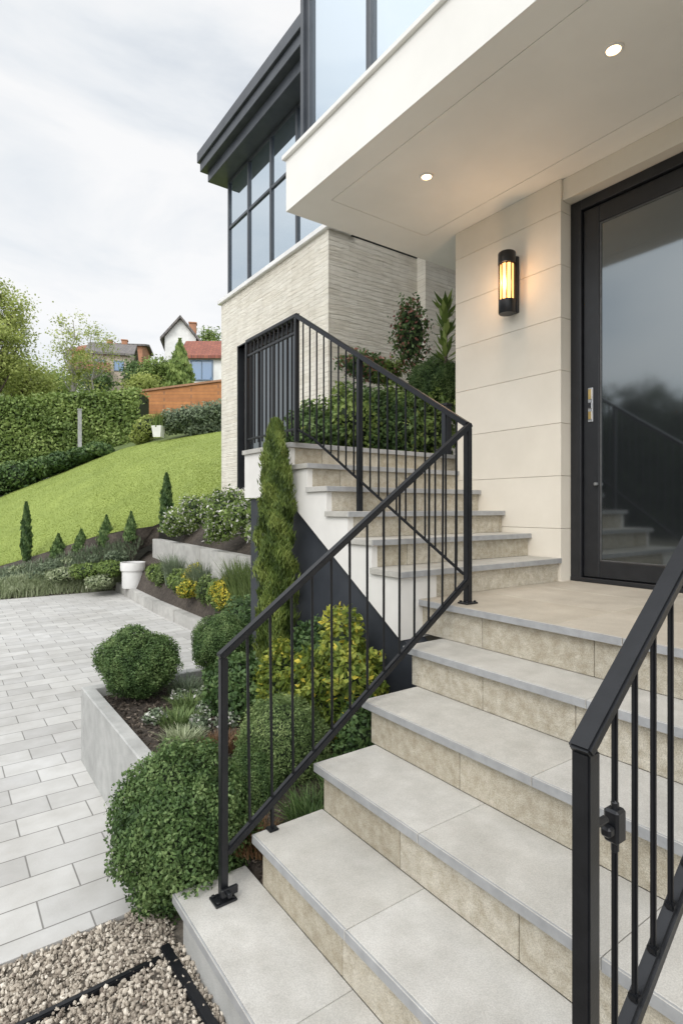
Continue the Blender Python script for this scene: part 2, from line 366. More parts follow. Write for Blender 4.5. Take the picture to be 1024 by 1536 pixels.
# ------------------------------------------------------------------ ground
o=boxes("ground",[(-400,500,-300,600,-.5,-.03)],[m_ground],0); o["kind"]="structure"
o=boxes("paving",[(-14,2.86,2.37,11.8,-.028,0)],[m_paver],0); o["kind"]="structure"
o=boxes("gravel_ground",[(-14,.86,-8,2.365,-.028,-.012)],[m_gbase],0); o["kind"]="structure"
t=(1+5**.5)/2
ico=np.array([(-1,t,0),(1,t,0),(-1,-t,0),(1,-t,0),(0,-1,t),(0,1,t),(0,-1,-t),(0,1,-t),(t,0,-1),(t,0,1),(-t,0,-1),(-t,0,1)],float); ico/=np.linalg.norm(ico[0])
icf=np.array([(0,11,5),(0,5,1),(0,1,7),(0,7,10),(0,10,11),(1,5,9),(5,11,4),(11,10,2),(10,7,6),(7,1,8),(3,9,4),(3,4,2),(3,2,6),(3,6,8),(3,8,9),(4,9,5),(2,4,11),(6,2,10),(8,6,7),(9,8,1)])
n=15000
P=np.stack([rng.uniform(-.25,.75,n),rng.uniform(1.3,2.355,n),rng.uniform(-.012,.013,n)],1)
S=rng.uniform(.003,.0098,(n,1,1))*rng.uniform(.5,1.3,(n,1,3))
V=(P[:,None]+ico[None]*S*(1+rng.normal(0,.19,(n,12,1)))).reshape(-1,3)
Fc=(np.arange(n)[:,None,None]*12+icf[None]).reshape(-1,3)
o=fast("gravel",V,Fc,[L_grav],None,np.repeat(np.clip(rng.normal(.5,.25,n),0,1),12)); o["kind"]="stuff"; o["label"]="beige crushed gravel in front of the steps"; o["category"]="gravel"
o=bars("garden_edging",[((-1.5,2.0,.002),(.66,2.05,.004),.024,.028),((.69,2.10,.003),(.735,1.0,.003),.036,.030)],[m_black],.004); tag(o,"black metal edging strips dividing the gravel at the steps","edging",None,(.66,2.08,0))

# ------------------------------------------------------------------ staircase
stairs=root("stone_staircase",(1.6,1.2,0),"wide pale stone staircase with grey nosings turning up beside the entrance","staircase")
NX=[.72,.99,1.285,1.585,1.90,2.15]; NZ=[.19*(i+1) for i in range(6)]; YL=[2.10,1.98,2.0,2.06,2.13,2.36]
YR=-1.4; TH=.034; NS=.009
for i in range(6):
    x0=NX[i]; x1=NX[i+1]+.03 if i<5 else 3.62
    sh=0 if i<3 else -.22
    cuts=[YL[i]]+[1.37+sh-.63*k for k in range(0,6) if 1.37+sh-.63*k>YR+.1]+[YR]
    bl=[]
    g=.0012
    for a,b in zip(cuts[:-1],cuts[1:]):
        if i<5:
            bl.append((x0+NS+.0002,x1,b+g,a-g,NZ[i]-TH,NZ[i])); bl.append((x0,x0+NS,b+g,a-g,NZ[i]-TH,NZ[i]-.0005,1))
        else:
            bl.append((x0,x0+NS,b+g,a-g,NZ[i]-TH,NZ[i]-.0005,1))
    if i<5:
        bl.append((x0,x0+.1,YL[i]-.0005,YL[i]+.0002,NZ[i]-TH,NZ[i]-.001,1))
        bl.append((x0+.03,x1-.004,YR+.01,YL[i]-.01,NZ[i]-TH+.004,NZ[i]-.004,2))
        part(boxes("tread",bl,[m_tread,m_nose,m_joint],.0015),stairs)
    else:
        xs=[x0+NS+.0002]+[x0+.016+.48*k for k in (1,2)]+[3.62]
        for xa,xb in zip(xs[:-1],xs[1:]):
            yy=YL[i]
            while yy>YR:
                y2=max(YR,yy-.9); bl.append((xa+g,xb-g,y2+g,yy-g,NZ[i]-TH,NZ[i])); yy=y2
        bl.append((x0+.03,3.61,YR+.01,YL[i]-.01,NZ[i]-TH+.004,NZ[i]-.003,2))
        part(boxes("landing",bl,[m_landing,m_nose,m_joint],.0012),stairs)
    zt=NZ[i]-TH; zb=NZ[i]-.19 if i else -.03
    bl=[]; y=YL[i]-.03
    while y>YR:
        ln=random.uniform(.42,.62); y2=max(YR,y-ln); bl.append((x0+.03,x0+.055,y2+.0015,y-.0015,zb,zt)); y=y2
    if i==0: bl=[(b[0],b[1],b[2],b[3],b[4],b[5],1) for b in bl]
    bl.append((x0+.053,3.6,YR,YL[i]-.032,zb+.001,zt-.001,2))
    part(boxes("riser",bl,[m_riser,m_conc,m_riser],.002),stairs)
NY=[2.26,2.50,2.73,2.96,3.19,3.42]; UZ=[1.14+.16*(i+1) for i in range(6)]
for i in range(6):
    y0=NY[i]; y1=NY[i+1]+.03 if i<5 else 4.18; XR=3.449 if i<4 else (3.449 if y1<3.23 else 5.2)
    bl=[]; cuts=[2.0,2.62,XR] if i%2 else [2.0,2.95,XR]
    for a,b in zip(cuts[:-1],cuts[1:]):
        bl.append((a+.0015,b-.0015,y0+NS+.0002,y1,UZ[i]-TH,UZ[i])); bl.append((a+.0015,b-.0015,y0,y0+NS,UZ[i]-TH,UZ[i]-.0005,1))
    part(boxes("tread" if i<5 else "landing",bl,[m_tread,m_nose],.0012),stairs)
    bl=[]; x=2.29
    while x<XR:
        x2=min(XR,x+random.uniform(.45,.65)); bl.append((x+.0015,x2-.0015,y0+.03,y0+.055,UZ[i]-.16,UZ[i]-TH)); x=x2
    bl.append((2.295,XR-.002,y0+.053,4.17 if i==5 else 4.16,UZ[i]-.16+.001,UZ[i]-TH-.001,1))
    bl.append((2.06,2.288,y0+.03,y0+.055,UZ[i]-.16+.0005,UZ[i]-TH))
    part(boxes("riser",bl,[m_riser,m_render],.002),stairs)
poly=[(2.285,.93),(2.285,UZ[0]-TH-.001)]
for i in range(1,6):
    poly+= [(NY[i]+.032,UZ[i-1]-TH-.001),(NY[i]+.032,UZ[i]-TH-.001)]
poly+=[(4.17,2.10-TH-.001),(4.17,1.72),(3.51,1.72)]
part(prism("stringer",poly,'x',2.02,2.287,[m_render]),stairs)
part(prism("under_stair_wall",[(2.12,-.02),(4.12,-.02),(4.12,1.715),(3.52,1.715),(2.295,.93),(2.12,.82)],'x',2.05,2.2,[m_dark]),stairs)

# ------------------------------------------------------------------ railings
def newrail(label,loc): return root("metal_railing",loc,label,"railing","black metal stair railings")
def post(p,ztop,par,w=.038,plate=True):
    part(bars("post",[((p[0],p[1],p[2]),(p[0],p[1],ztop),w,w)],[m_black]),par)
    if plate:
        o=boxes("base_plate",[(p[0]-.042,p[0]+.042,p[1]-.034,p[1]+.034,p[2]+.0005,p[2]+.009)]+[(p[0]+a*.03-.006,p[0]+a*.03+.006,p[1]+b*.022-.006,p[1]+b*.022+.006,p[2]+.009,p[2]+.017) for a in(-1,1) for b in(-1,1)],[m_black],.002); part(o,par)
def lerp3(a,b,t): return Vector(a)*(1-t)+Vector(b)*t
BW=.0098
e=newrail("sloped black metal railing along the open side of the lower steps",(.863,1.96,.19))
A=Vector((.863,1.96,1.09)); B=Vector((2.26,2.02,2.075))
part(bars("handrail",[(A+Vector((-.015,0,0)),B+Vector((.005,0,.0)),.036,.026)],[m_black],.004),e)
A2=Vector((.875,1.96,.36)); B2=Vector((2.25,2.02,1.265))
part(bars("bottom_rail",[(A2,B2,.028,.032)],[m_black],.006),e)
post((.863,1.96,.19),1.085,e,.029)
part(boxes("clamp",[(.845,.91,1.93,1.945,.215,.245),(.86,.876,1.908,1.935,.222,.24)],[m_black],.003),e)
part(bars("bracket",[((1.07,1.965,.38),(1.07,1.965,.49),.012,.012),((1.05,1.965,.384),(1.09,1.965,.384),.04,.008)],[m_black],.002),e)
for k in range(1,14):
    t_=k/14; p=lerp3(A2,B2,t_); q=lerp3(A,B,t_)
    part(bars("baluster",[(p,q,BW,BW)],[m_black],.002),e)
e=newrail("black metal railing climbing the upper flight with corner at the top",(2.26,2.04,1.14))
post((2.26,2.03,1.14),2.06,e,.034)
T=Vector((2.035,3.385,2.975)); B=Vector((2.26,2.03,2.075))
part(bars("handrail",[(B,T,.038,.028),(T+Vector((0,-.01,0)),(2.035,4.155,2.975),.036,.028)],[m_black],.004),e)
S0=Vector((2.255,2.05,1.29)); S1=Vector((2.06,3.2,2.1))
part(bars("bottom_rail",[(S0,S1,.015,.015),(S1,(2.035,3.385,2.19),.015,.015),((2.035,3.385,2.19),(2.035,4.15,2.19),.018,.018)],[m_black],.004),e)
part(bars("post",[((2.13,2.79,1.62),(2.13,2.79,2.565),.032,.032)],[m_black]),e)
part(bars("post",[((2.035,3.385,2.10),(2.035,3.385,2.99),.03,.03)],[m_black]),e)
part(bars("post",[((2.035,4.15,2.10),(2.035,4.15,2.965),.03,.03)],[m_black]),e)
for k in range(1,20):
    t_=k/20
    q=lerp3(B,T,t_); p=lerp3(S0,S1,min(1,max(0,(q.y-S0.y)/(S1.y-S0.y)))); p=Vector((q.x,q.y,p.z))
    if abs(q.y-2.79)<.03: continue
    part(bars("baluster",[(p,q,.0095,.0095)],[m_black],.002),e)
for k in range(1,12):
    y=3.385+.765*k/12
    part(bars("baluster",[((2.035,y,2.15),(2.035,y,2.965),.012,.012)],[m_black],.002),e)
part(bars("middle_rail",[((2.035,3.39,2.86),(2.035,4.15,2.86),.018,.018)],[m_black],.002),e)
e=newrail("heavy black metal railing with latch bracket beside the wide steps",(.826,.5,.19))
sl=.815
A=Vector((.81,.5,1.262)); B=Vector((2.2,.5,1.262+sl*1.394))
part(bars("handrail",[(A,B,.038,.02)],[m_black],.004),e)
post((.826,.5,.19),1.262,e,.031); post((2.19,.5,1.14),2.36,e,.031)
A2=Vector((.826,.5,.66)); B2=Vector((2.19,.5,.66+sl*1.364))
part(bars("bottom_rail",[(A2,B2,.028,.028)],[m_black],.006),e)
for k in range(0,20):
    x=.911+.0645*k
    if x>2.15: break
    z0=.66+sl*(x-.826); z1=1.262+sl*(x-.806)
    b=bars("baluster",[((x,.5,z0-(.42 if k<1 else 0)),(x,.5,z1),BW,BW),((x,.5,z0+.012),(x,.5,z0+.026),.018,.018)],[m_black],.003); part(b,e)
part(boxes("latch",[(.841,.885,.493,.507,1.13,1.141),(.897,.925,.487,.513,1.09,1.145),(.905,.918,.494,.506,1.07,1.158),(.880,.898,.491,.509,1.105,1.122)],[m_black],.004),e)

# ------------------------------------------------------------------ main house
house=root("modern_house",(4.5,3.0,0),"modern cream and pale stone house with canopy and glazed upper storey","house")
bl=[(2.15,2.335,-3,3.73,3.88,4.268),(3.275,7.5,-3,3.73,3.88,4.268),(2.34,3.27,-3,3.395,3.88,4.268),(2.335,3.275,3.40,3.73,3.88,4.268),(2.2,7.4,-2.9,3.7,3.887,4.26)]
part(boxes("canopy",bl,[m_canopy],0),house)
part(boxes("coping",[(2.125,7.5,-3,3.755,4.27,4.305)],[m_canopy],.004),house)
bl=[(3.47,5.5,2.29,3.21,1.0,3.878)]
zs=[1.10,1.50,1.86,2.22,2.58,2.94,3.30,3.66,3.879]
for a,b in zip(zs[:-1],zs[1:]): bl.append((3.45,5.52,2.27,3.23,a+.0012,b-.0012))
part(boxes("entrance_wall",bl,[m_clad],.0012),house)
bl=[(3.47,3.9,-3,2.269,3.735,3.879),(3.47,5.5,-3,.3,1.1,3.73),(3.9,5.4,.3,2.26,1.1,3.87)]
part(boxes("door_surround_wall",bl,[m_clad],.002),house)
fr=[(3.56,3.64,2.19,2.268,1.14,3.733),(3.56,3.64,.31,.38,1.14,3.733),(3.56,3.64,.38,2.19,3.665,3.733),(3.555,3.66,.31,2.268,1.141,1.17)]
part(boxes("door_frame",fr,[m_frame],.003),house)
d=boxes("door",[(3.585,3.63,2.075,2.186,1.175,3.66),(3.585,3.63,.385,.5,1.175,3.66),(3.585,3.63,.5,2.075,1.175,1.285),(3.585,3.63,.5,2.075,3.545,3.66)],[m_frame],.004); part(d,house)
part(boxes("pane",[(3.602,3.612,.501,2.074,1.286,3.544)],[m_glassdoor],0),d)
part(boxes("glazing_bead",[(3.594,3.602,2.066,2.0745,1.286,3.544),(3.594,3.602,.501,2.066,1.286,1.294),(3.594,3.602,.501,2.066,3.536,3.544)],[m_bead],.001),d)
part(boxes("lock_plate",[(3.577,3.584,2.115,2.15,2.22,2.45),(3.57,3.5765,2.12,2.145,2.37,2.44,1),(3.57,3.5765,2.12,2.145,2.31,2.35,2),(3.57,3.5765,2.12,2.145,2.235,2.29,1)],[m_steel,m_brass,m_frame],.002),d)
part(bars("handle",[((3.56,2.09,1.80),(3.585,2.09,1.80),.02,.02)],[m_steel],.003),d)
X0=4.06;Y0=5.97;Y1=9.3;ZT=5.2
oy0,oy1,oz=6.70,8.63,4.30
bl=[(X0,X0+.3,oy1,Y1,-.02,ZT),(X0,X0+.3,Y0,oy0,-.02,ZT),(X0,X0+.3,oy0,oy1,oz,ZT),(X0,X0+.3,oy0,oy1,-.02,1.95),(X0+.3,8.8,Y0,Y0+.3,-.02,ZT),(X0+.3,8.8,Y1-.3,Y1,-.02,ZT),(5.59,8.8,5.8,Y0-.001,1.5,6.6)]
part(boxes("stone_wall",bl,[m_stone],0),house)
part(boxes("sill_course",[(X0-.05,X0+.35,Y0-.05,Y1+.06,ZT+.001,ZT+.07)],[m_white],.005),house)
dr=boxes("garage_door",[(X0+.12,X0+.18,oy0,oy0+.09,1.95,oz),(X0+.12,X0+.18,oy1-.09,oy1,1.95,oz),(X0+.12,X0+.18,oy0+.09,oy1-.09,oz-.1,oz)]+[(X0+.125,X0+.17,oy0+.09+k*.44,oy0+.12+k*.44,1.95,oz-.1) for k in range(1,4)],[m_frame],.003); part(dr,house)
part(boxes("pane",[(X0+.14,X0+.15,oy0+.09,oy1-.09,1.95,oz-.1)],[m_glassdoor],0),dr)
part(boxes("reveal_liner",[(X0-.005,X0+.12,oy0-.02,oy0+.001,1.95,oz+.02),(X0-.005,X0+.12,oy1-.001,oy1+.02,1.95,oz+.02),(X0-.005,X0+.12,oy0,oy1,oz,oz+.02)],[m_frame],.001),house)
def window(yl,x,z0,z1,trans,w=.05,house=house,xd=.08):
    ya,yb=min(yl),max(yl)
    fb=[(x,x+xd,y-w/2,y+w/2,z0,z1) for y in yl]
    fb+=[(x+.004,x+xd-.004,ya+w/2,yb-w/2,z0,z0+.05),(x+.004,x+xd-.004,ya+w/2,yb-w/2,z1-.05,z1)]
    fb+=[(x+.006,x+xd-.006,ya+w/2,yb-w/2,t-.022,t+.022) for t in trans]
    f=boxes("window",fb,[m_roofm],.002); part(f,house)
    part(boxes("pane",[(x+.03,x+.04,ya,yb,z0+.02,z1-.02)],[m_glassup],0),f)
window([9.15,8.39,7.63,6.87,6.11],4.12,5.271,7.32,[6.50],.045,xd=.05)
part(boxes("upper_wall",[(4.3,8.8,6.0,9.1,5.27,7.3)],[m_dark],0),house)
part(boxes("flat_roof",[(3.85,9.0,3.95,9.4,7.322,7.5),(3.74,9.1,3.85,9.48,7.5,7.66),(3.70,9.14,3.81,9.52,7.66,7.84)],[m_roofm],.006),house)
window([3.46,2.76,2.0,1.2,.4,-.4,-1.2,-2.9],2.17,4.306,7.0,[5.42],.04,xd=.05)
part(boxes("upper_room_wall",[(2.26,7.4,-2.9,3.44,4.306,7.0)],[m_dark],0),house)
part(bars("corner_column",[((2.17,3.50,4.306),(2.17,3.50,7.2),.045,.045)],[m_roofm]),house)
part(boxes("roof_edge",[(1.9,7.6,-3,3.8,7.2,7.5)],[m_roofm],.01),house)

lx,ly,lz=3.365,2.65,3.27
wl=root("wall_lamp",(lx,ly,lz-.22),"black cylindrical wall lantern glowing warm on the cream wall","lamp")
part(lathe("lamp_cap",[(.0,.222),(.058,.222),(.063,.215),(.063,.14),(.055,.135),(0,.135)],(lx,ly,lz),[m_black]),wl)
part(lathe("lamp_base",[(.0,-.222),(.055,-.222),(.06,-.215),(.06,-.125),(.0,-.12)],(lx,ly,lz),[m_black]),wl)
part(lathe("lamp_glass",[(.0,-.12),(.046,-.12),(.046,.134),(.0,.134)],(lx,ly,lz),[m_warm]),wl)
bl=[]
for k in range(10):
    a=2*math.pi*k/10; bl.append(((lx+.057*math.cos(a),ly+.057*math.sin(a),lz-.13),(lx+.057*math.cos(a),ly+.057*math.sin(a),lz+.14),.008,.008))
part(bars("lamp_cage",bl,[m_black],.001),wl)
part(boxes("back_plate",[(3.42,3.4495,ly-.045,ly+.045,lz-.21,lz+.2)],[m_black],.004),wl)
def lamp(kind,loc,energy,col,size=.05,**k):
    L=bpy.data.lights.new("light",kind); L.energy=energy; L.color=col
    L.shadow_soft_size=size
    if kind=='SPOT': L.spot_size=k.get('spot',2.0); L.spot_blend=.8
    o=bpy.data.objects.new("lamp_light",L); o.location=loc; return link(o)
part(lamp('POINT',(lx-.09,ly,lz),4.2,(1,.62,.33),.04),wl)
for (x,y) in ((2.685,1.48),(2.69,2.78),(2.69,.2)):
    r=root("ceiling_downlight",(x,y,3.86),"small round recessed downlight glowing warm in the canopy soffit","light","downlights in the canopy")
    part(lathe("trim_ring",[(.034,.018),(.034,.012),(.044,.010),(.048,.0185)],(x,y,3.86),[m_white]),r)
    part(lathe("lamp_lens",[(0,.0165),(.0335,.0165)],(x,y,3.86),[m_spot]),r)
    part(lamp('SPOT',(x,y,3.868),11,(1,.86,.68),.04,spot=2.2),r)
b=root("garden_bollard",(3.75,3.62,2.10),"short dark grey bollard on the top landing","bollard")
part(bars("post",[((3.75,3.62,2.10),(3.75,3.62,2.56),.07,.07)],[m_dark],.006),b)
part(boxes("cap",[(3.71,3.79,3.58,3.66,2.56,2.585)],[m_frame],.004),b)

# ------------------------------------------------------------------ planter and beds
pl=root("concrete_planter",(.8,3.3,0),"smooth grey concrete planter wall holding the front shrub bed","planter")
part(boxes("wall",[(.765,.84,2.63,3.90,-.02,.477),(.765,2.03,3.901,3.98,-.02,.477)],[m_conc],.006),pl)
def sm(t): t=min(1,max(0,t)); return t*t*(3-2*t)
rows=[]
for i in range(31):
    y=1.97+1.94*i/30; r=[]
    for j in range(25):
        x=.80+1.25*j/24
        zs_=.25*sm((x-.8)/.4); z=zs_*(1-sm((y-2.2)/.45))+.41*sm((y-2.2)/.45)
        r.append(Vector((x,y,z+random.uniform(-.008,.008))))
    rows.append(r)
sheet("planter_soil",rows,m_soil)
n=7500
Px=rng.uniform(.86,2.0,n); Py=rng.uniform(1.98,3.88,n)
zz=np.array([ (.25*sm((x-.8)/.4))*(1-sm((y-2.2)/.45))+.41*sm((y-2.2)/.45) for x,y in zip(Px,Py)])+rng.uniform(0,.014,n)
V,Fc=leafq(np.stack([Px,Py,zz],1),np.tile([0,0,1.],(n,1)),.026,.012,.45)
o=fast("bark_mulch",V,Fc,[L_chip],None,np.repeat(np.clip(rng.normal(.45,.28,n),0,1),4)); o["kind"]="stuff"; o["label"]="dark bark mulch between the shrubs"; o["category"]="mulch"
def wallseg(name,pts,w,z0,z1,mat,label,cat,seglen=.9):
    bl=[]
    for a,b in zip(pts[:-1],pts[1:]):
        a=Vector(a);b=Vector(b);L=(b-a).length;k=max(1,int(L/seglen))
        for i in range(k):
            p=a.lerp(b,i/k+.002);q=a.lerp(b,(i+1)/k-.002)
            bl.append(((p.x,p.y,(z0+z1)/2),(q.x,q.y,(z0+z1)/2),w,z1-z0))
    o=bars(name,bl,[mat],.008); return tag(o,label,cat,None,(pts[0][0],pts[0][1],z0))
wallseg("stone_curb",[(2.84,4.0),(2.84,9.0),(2.97,11.8)],.14,-.02,.17,m_curb,"low pale stone curb edging the paving","curb")
wallseg("retaining_wall",[(3.06,4.4),(3.12,6.5),(3.45,10.95)],.16,-.02,1.05,m_curb,"low pale stone retaining wall between the beds","wall",1.4)
rows=[[Vector((2.88+(.1*(y-9)/2.8 if y>9 else 0),y,.12)),Vector((2.98+.02*(y-5),y,.45)),Vector((3.06+.06*(y-4.4),y,.78))] for y in np.linspace(4.0,11.6,14)]
sheet("lower_bed_soil",rows,m_soil)
rows=[[Vector((3.1+.05*(y-4.4),y,1.0)),Vector((3.6,y,1.3)),Vector((4.07 if y<9.3 else 4.0,y,1.85))] for y in np.linspace(4.2,9.6,12)]
sheet("upper_bed_soil",rows,m_soil)
o=prism("planted_terrace",[(2.3,4.181),(8,4.181),(8,5.96),(4.05,5.96)],'z',1.6,2.09,[m_soil]); o["kind"]="structure"
o=prism("terrace_retaining",[(2.25,4.176),(2.31,4.176),(4.06,5.95),(4.0,5.96)],'z',0,2.14,[m_render]); tag(o,"white rendered retaining wall behind the top landing","wall",None,(2.3,4.2,0))
cols=[(-900,19,930,27,790),(-500,17,905,26,778),(-200,14.5,880,24,765),(0,12.5,850,22,745),(70,12.0,828,22,718),(140,11.5,806,22,690),(185,11.1,797,22,674),(230,10.8,790,22,663),(280,10.3,765,21.5,655),(333,9.9,735,21,648),(400,9.9,735,21,645),(520,10.5,735,21,645)]
def interp_cols(cols,k):
    out=[]
    for a,b in zip(cols[:-1],cols[1:]):
        for i in range(k):
            t_=i/k; out.append(tuple(a[j]*(1-t_)+b[j]*t_ for j in range(5)))
    out.append(cols[-1]); return out
cc=interp_cols(cols,4)
rows=[]
for i in range(25):
    t_=i/24; r=[]
    for c in cc:
        a=C(c[0],c[2],c[1]); b=C(c[0],c[4],c[3]); p=a.lerp(b,t_); p.z+=.25*math.sin(math.pi*t_)*(1 if c[0]<300 else .3)+.03*math.sin(p.x*1.3)*math.sin(p.y*.9); r.append(p)
    rows.append(r)
sheet("lawn",rows,m_lawn)
R=np.array([[tuple(p) for p in r] for r in rows])
n=80000
u=(rng.random(n)**1.3)*(R.shape[0]-1.01); v=rng.uniform(9,R.shape[1]-9.01,n)
iu=u.astype(int);iv=v.astype(int);fu=(u-iu)[:,None];fv=(v-iv)[:,None]
P=(R[iu,iv]*(1-fu)*(1-fv)+R[iu+1,iv]*fu*(1-fv)+R[iu,iv+1]*(1-fu)*fv+R[iu+1,iv+1]*fu*fv)
V,Fc,t=blades_arrays(P-np.array([0,0,.005]),.022,.012,.7)
LB=leafmat("lawn_blade",(.22,.275,.06),(.255,.31,.07),(.30,.35,.09),.3)
o=fast("lawn_grass",V,Fc,[LB],None,t); o["kind"]="stuff"; o["label"]="short mown grass on the sloping lawn"; o["category"]="grass"
Pp=[(-14,11.8,-.01),(-6,11.8,-.01),(-1.7,11.8,0),(.92,11.8,.0),(1.7,11.8,0),(2.48,11.8,0),(2.8,11.8,.02),(2.97,11.75,.05),(3.2,11.3,.8),(3.45,10.9,1.0)]
Qq=[C(-900,930,19),C(-500,905,17),C(-200,880,14.5),C(0,850,12.5),C(70,828,12),C(140,806,11.5),C(185,797,11.1),C(230,790,10.8),C(235,789,10.8),C(245,785,10.7)]
rows=[]
for i in range(9):
    t_=i/8; rows.append([Vector(p).lerp(q,t_)+Vector((0,0,.05*math.sin(math.pi*t_)+random.uniform(-.01,.01))) for p,q in zip(Pp,Qq)])
sheet("far_bed_soil",rows,m_soil)
bedR=np.array([[tuple(p) for p in r] for r in rows])
def bedpts(n,u0,u1,v0,v1):
    u=rng.uniform(u0,u1,n)*(bedR.shape[0]-1.01); v=rng.uniform(v0,v1,n)
    iu=u.astype(int);iv=v.astype(int);fu=(u-iu)[:,None];fv=(v-iv)[:,None]
    return (bedR[iu,iv]*(1-fu)*(1-fv)+bedR[iu+1,iv]*fu*(1-fv)+bedR[iu,iv+1]*(1-fu)*fv+bedR[iu+1,iv+1]*fu*fv)
P=bedpts(13000,0,.3,1.5,7)
V,Fc,t=blades_arrays(P,.19,.022,.8)
o=fast("groundcover_plants",V,Fc,[L_cream],None,t); o["kind"]="stuff"; o["label"]="pale variegated ground cover along the paving edge"; o["category"]="ground cover"
P=bedpts(4500,.3,.75,1.5,7)
V,Fc,t=blades_arrays(P,.13,.02,.7)
o=fast("low_perennials",V,Fc,[L_grey],None,t); o["kind"]="stuff"; o["label"]="grey green perennials scattered over dark soil"; o["category"]="ground cover"
for px,by,ty,d,R_ in ((40,842,755,11.9,.10),(250,800,712,10.4,.115)):
    b=C(px,by,d); conifer(b,(by-ty)*d/F,R_,2600,.07,L_dark,"slim dark columnar cypress in the bed by the lawn",group="young conifers along the lawn",pw=.7,W=.03)
for px,by,ty,d,R_ in ((160,822,775,11.4,.17),(122,830,796,11.6,.15),(88,840,803,11.7,.16),(197,812,770,11.0,.13)):
    b=C(px,by,d); conifer(b,(by-ty)*d/F,R_,1600,.07,L_box,"small conical conifer in the bed by the lawn",group="young conifers along the lawn",pw=1.2,W=.03,maxat=.1)
for px,py,d,r in ((15,875,11.0,.22),(60,868,11,.2),(95,862,10.9,.2),(130,856,10.9,.22),(165,852,10.8,.2),(150,872,10.6,.18),(30,858,11.6,.18),(110,842,11.5,.16),(75,852,11.2,.15),(178,835,11.2,.2),(150,838,11.4,.15)):
    shrub("low_shrub",tuple(C(px,py,d)),(r*1.4,r*1.4,r*.75),900,.07,.03,random.choice([L_grey,L_cream,L_hedge,L_grey]),"low rounded grey green shrub in the far bed",group="low shrubs in the beds",amp=.2,depth=.2)
px_,py_=2.95,10.75
pt=root("ceramic_planter",(px_,py_,.17),"white squat ceramic planter on the curb at the paving corner","planter")
part(lathe("pot",[(0,0),(.18,0),(.19,.02),(.19,.30),(.215,.32),(.22,.34),(.22,.47),(.20,.47),(.195,.42),(0,.42)],(px_,py_,.171),[m_white]),pt)
part(lathe("soil",[(0,.435),(.196,.435)],(px_,py_,.171),[m_soil]),pt)
# ------------------------------------------------------------------ boxwood balls (shared mesh)
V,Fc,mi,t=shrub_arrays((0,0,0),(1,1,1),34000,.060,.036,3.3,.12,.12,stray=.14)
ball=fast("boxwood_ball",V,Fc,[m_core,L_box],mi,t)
def putball(o,c,r,rot,lab,sz=.95):
    o.location=c; o.scale=(r,r,r*sz); o.rotation_euler=(0,0,rot); o["label"]=lab; o["category"]="shrub"; o["group"]="clipped boxwood balls"
putball(ball,(.86,2.37,.29),.298,0,"large clipped boxwood ball beside the bottom step",1.03)
for c,r,rot,lab,sz in (((1.05,3.72,.66),.245,1.1,"clipped boxwood ball at the corner of the planter",.85),((1.62,3.70,.70),.21,2.3,"clipped boxwood ball in the planter by the cypress",.9),((1.22,2.46,.33),.15,5.0,"small clipped boxwood ball beside the steps",1)):
    o=ball.copy(); link(o); putball(o,c,r,rot,lab,sz)
V,Fc,mi,t=shrub_arrays((0,0,0),(1,1,1),22000,.07,.025,8.1,.08,.08,stray=.15)
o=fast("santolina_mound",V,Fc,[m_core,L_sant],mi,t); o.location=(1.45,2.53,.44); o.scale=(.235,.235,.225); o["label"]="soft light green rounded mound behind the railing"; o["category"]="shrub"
conifer((1.88,3.40,.38),1.84,.118,30000,.045,L_cyp,"tall narrow bright green cypress standing in the planter",pw=.42,W=.010,maxat=.4,lm=1.4,low=.9)
shrub("golden_shrub",(1.80,2.49,.69),(.23,.28,.30),6500,.04,.022,L_yel,"loose yellow green golden shrub beside the dark stair wall",ph=2.,amp=.35,depth=.28,fl=.05,flm=L_yfl)
shrub("golden_shrub",(1.62,2.82,.60),(.18,.18,.24),4500,.036,.02,L_yel,"loose yellow green shrub in the planter",ph=5.,amp=.35,depth=.28,fl=.02,flm=L_yfl)
shrub("leafy_shrub",(1.85,2.85,.66),(.14,.22,.3),5200,.035,.02,L_dark,"dark green leafy shrub against the stair wall",amp=.2,depth=.2)
shrub("leafy_shrub",(1.5,3.15,.53),(.2,.22,.22),5000,.035,.02,L_dark,"dark green leafy shrub under the cypress",amp=.2,depth=.2)
shrub("leafy_shrub",(1.74,2.2,.48),(.2,.12,.2),3500,.03,.018,L_dark,"dark green leafy shrub against the steps",amp=.2,depth=.2)
for x,y,h,m_,l_ in ((1.12,3.15,.07,L_sant,"fine green grass tuft on the mulch"),(1.27,3.35,.08,L_sant,"fine green grass tuft on the mulch"),(1.05,2.9,.06,L_cream,"small variegated plant on the mulch"),(1.33,3.6,.11,L_grey,"grey green tuft between boxwood balls"),(1.2,2.72,.05,L_red,"small plant with dry russet leaves"),(1.08,2.12,.07,L_red,"small russet plant beside the bottom steps"),(1.35,2.12,.11,L_box,"fern like green tuft beside the steps"),(1.55,2.14,.13,L_box,"fern like green tuft beside the steps")):
    tuft("grass_tuft",(x,y,.41 if y>2.6 else .235),.1,420,h,.006,1.1,m_,l_,"small tufts in the planter")
for x,y in ((1.36,3.45),(1.25,3.5),(1.3,3.2),(1.42,3.3),(1.18,3.0),(1.32,2.95),(1.02,3.25)):
    shrub("small_flower",(x,y,.45),(.065,.065,.045),500,.022,.014,L_grey,"small plant with pale flowers on the mulch",group="small flowers in the planter",amp=.3,depth=.3,fl=.2,flm=L_wfl)
k=0
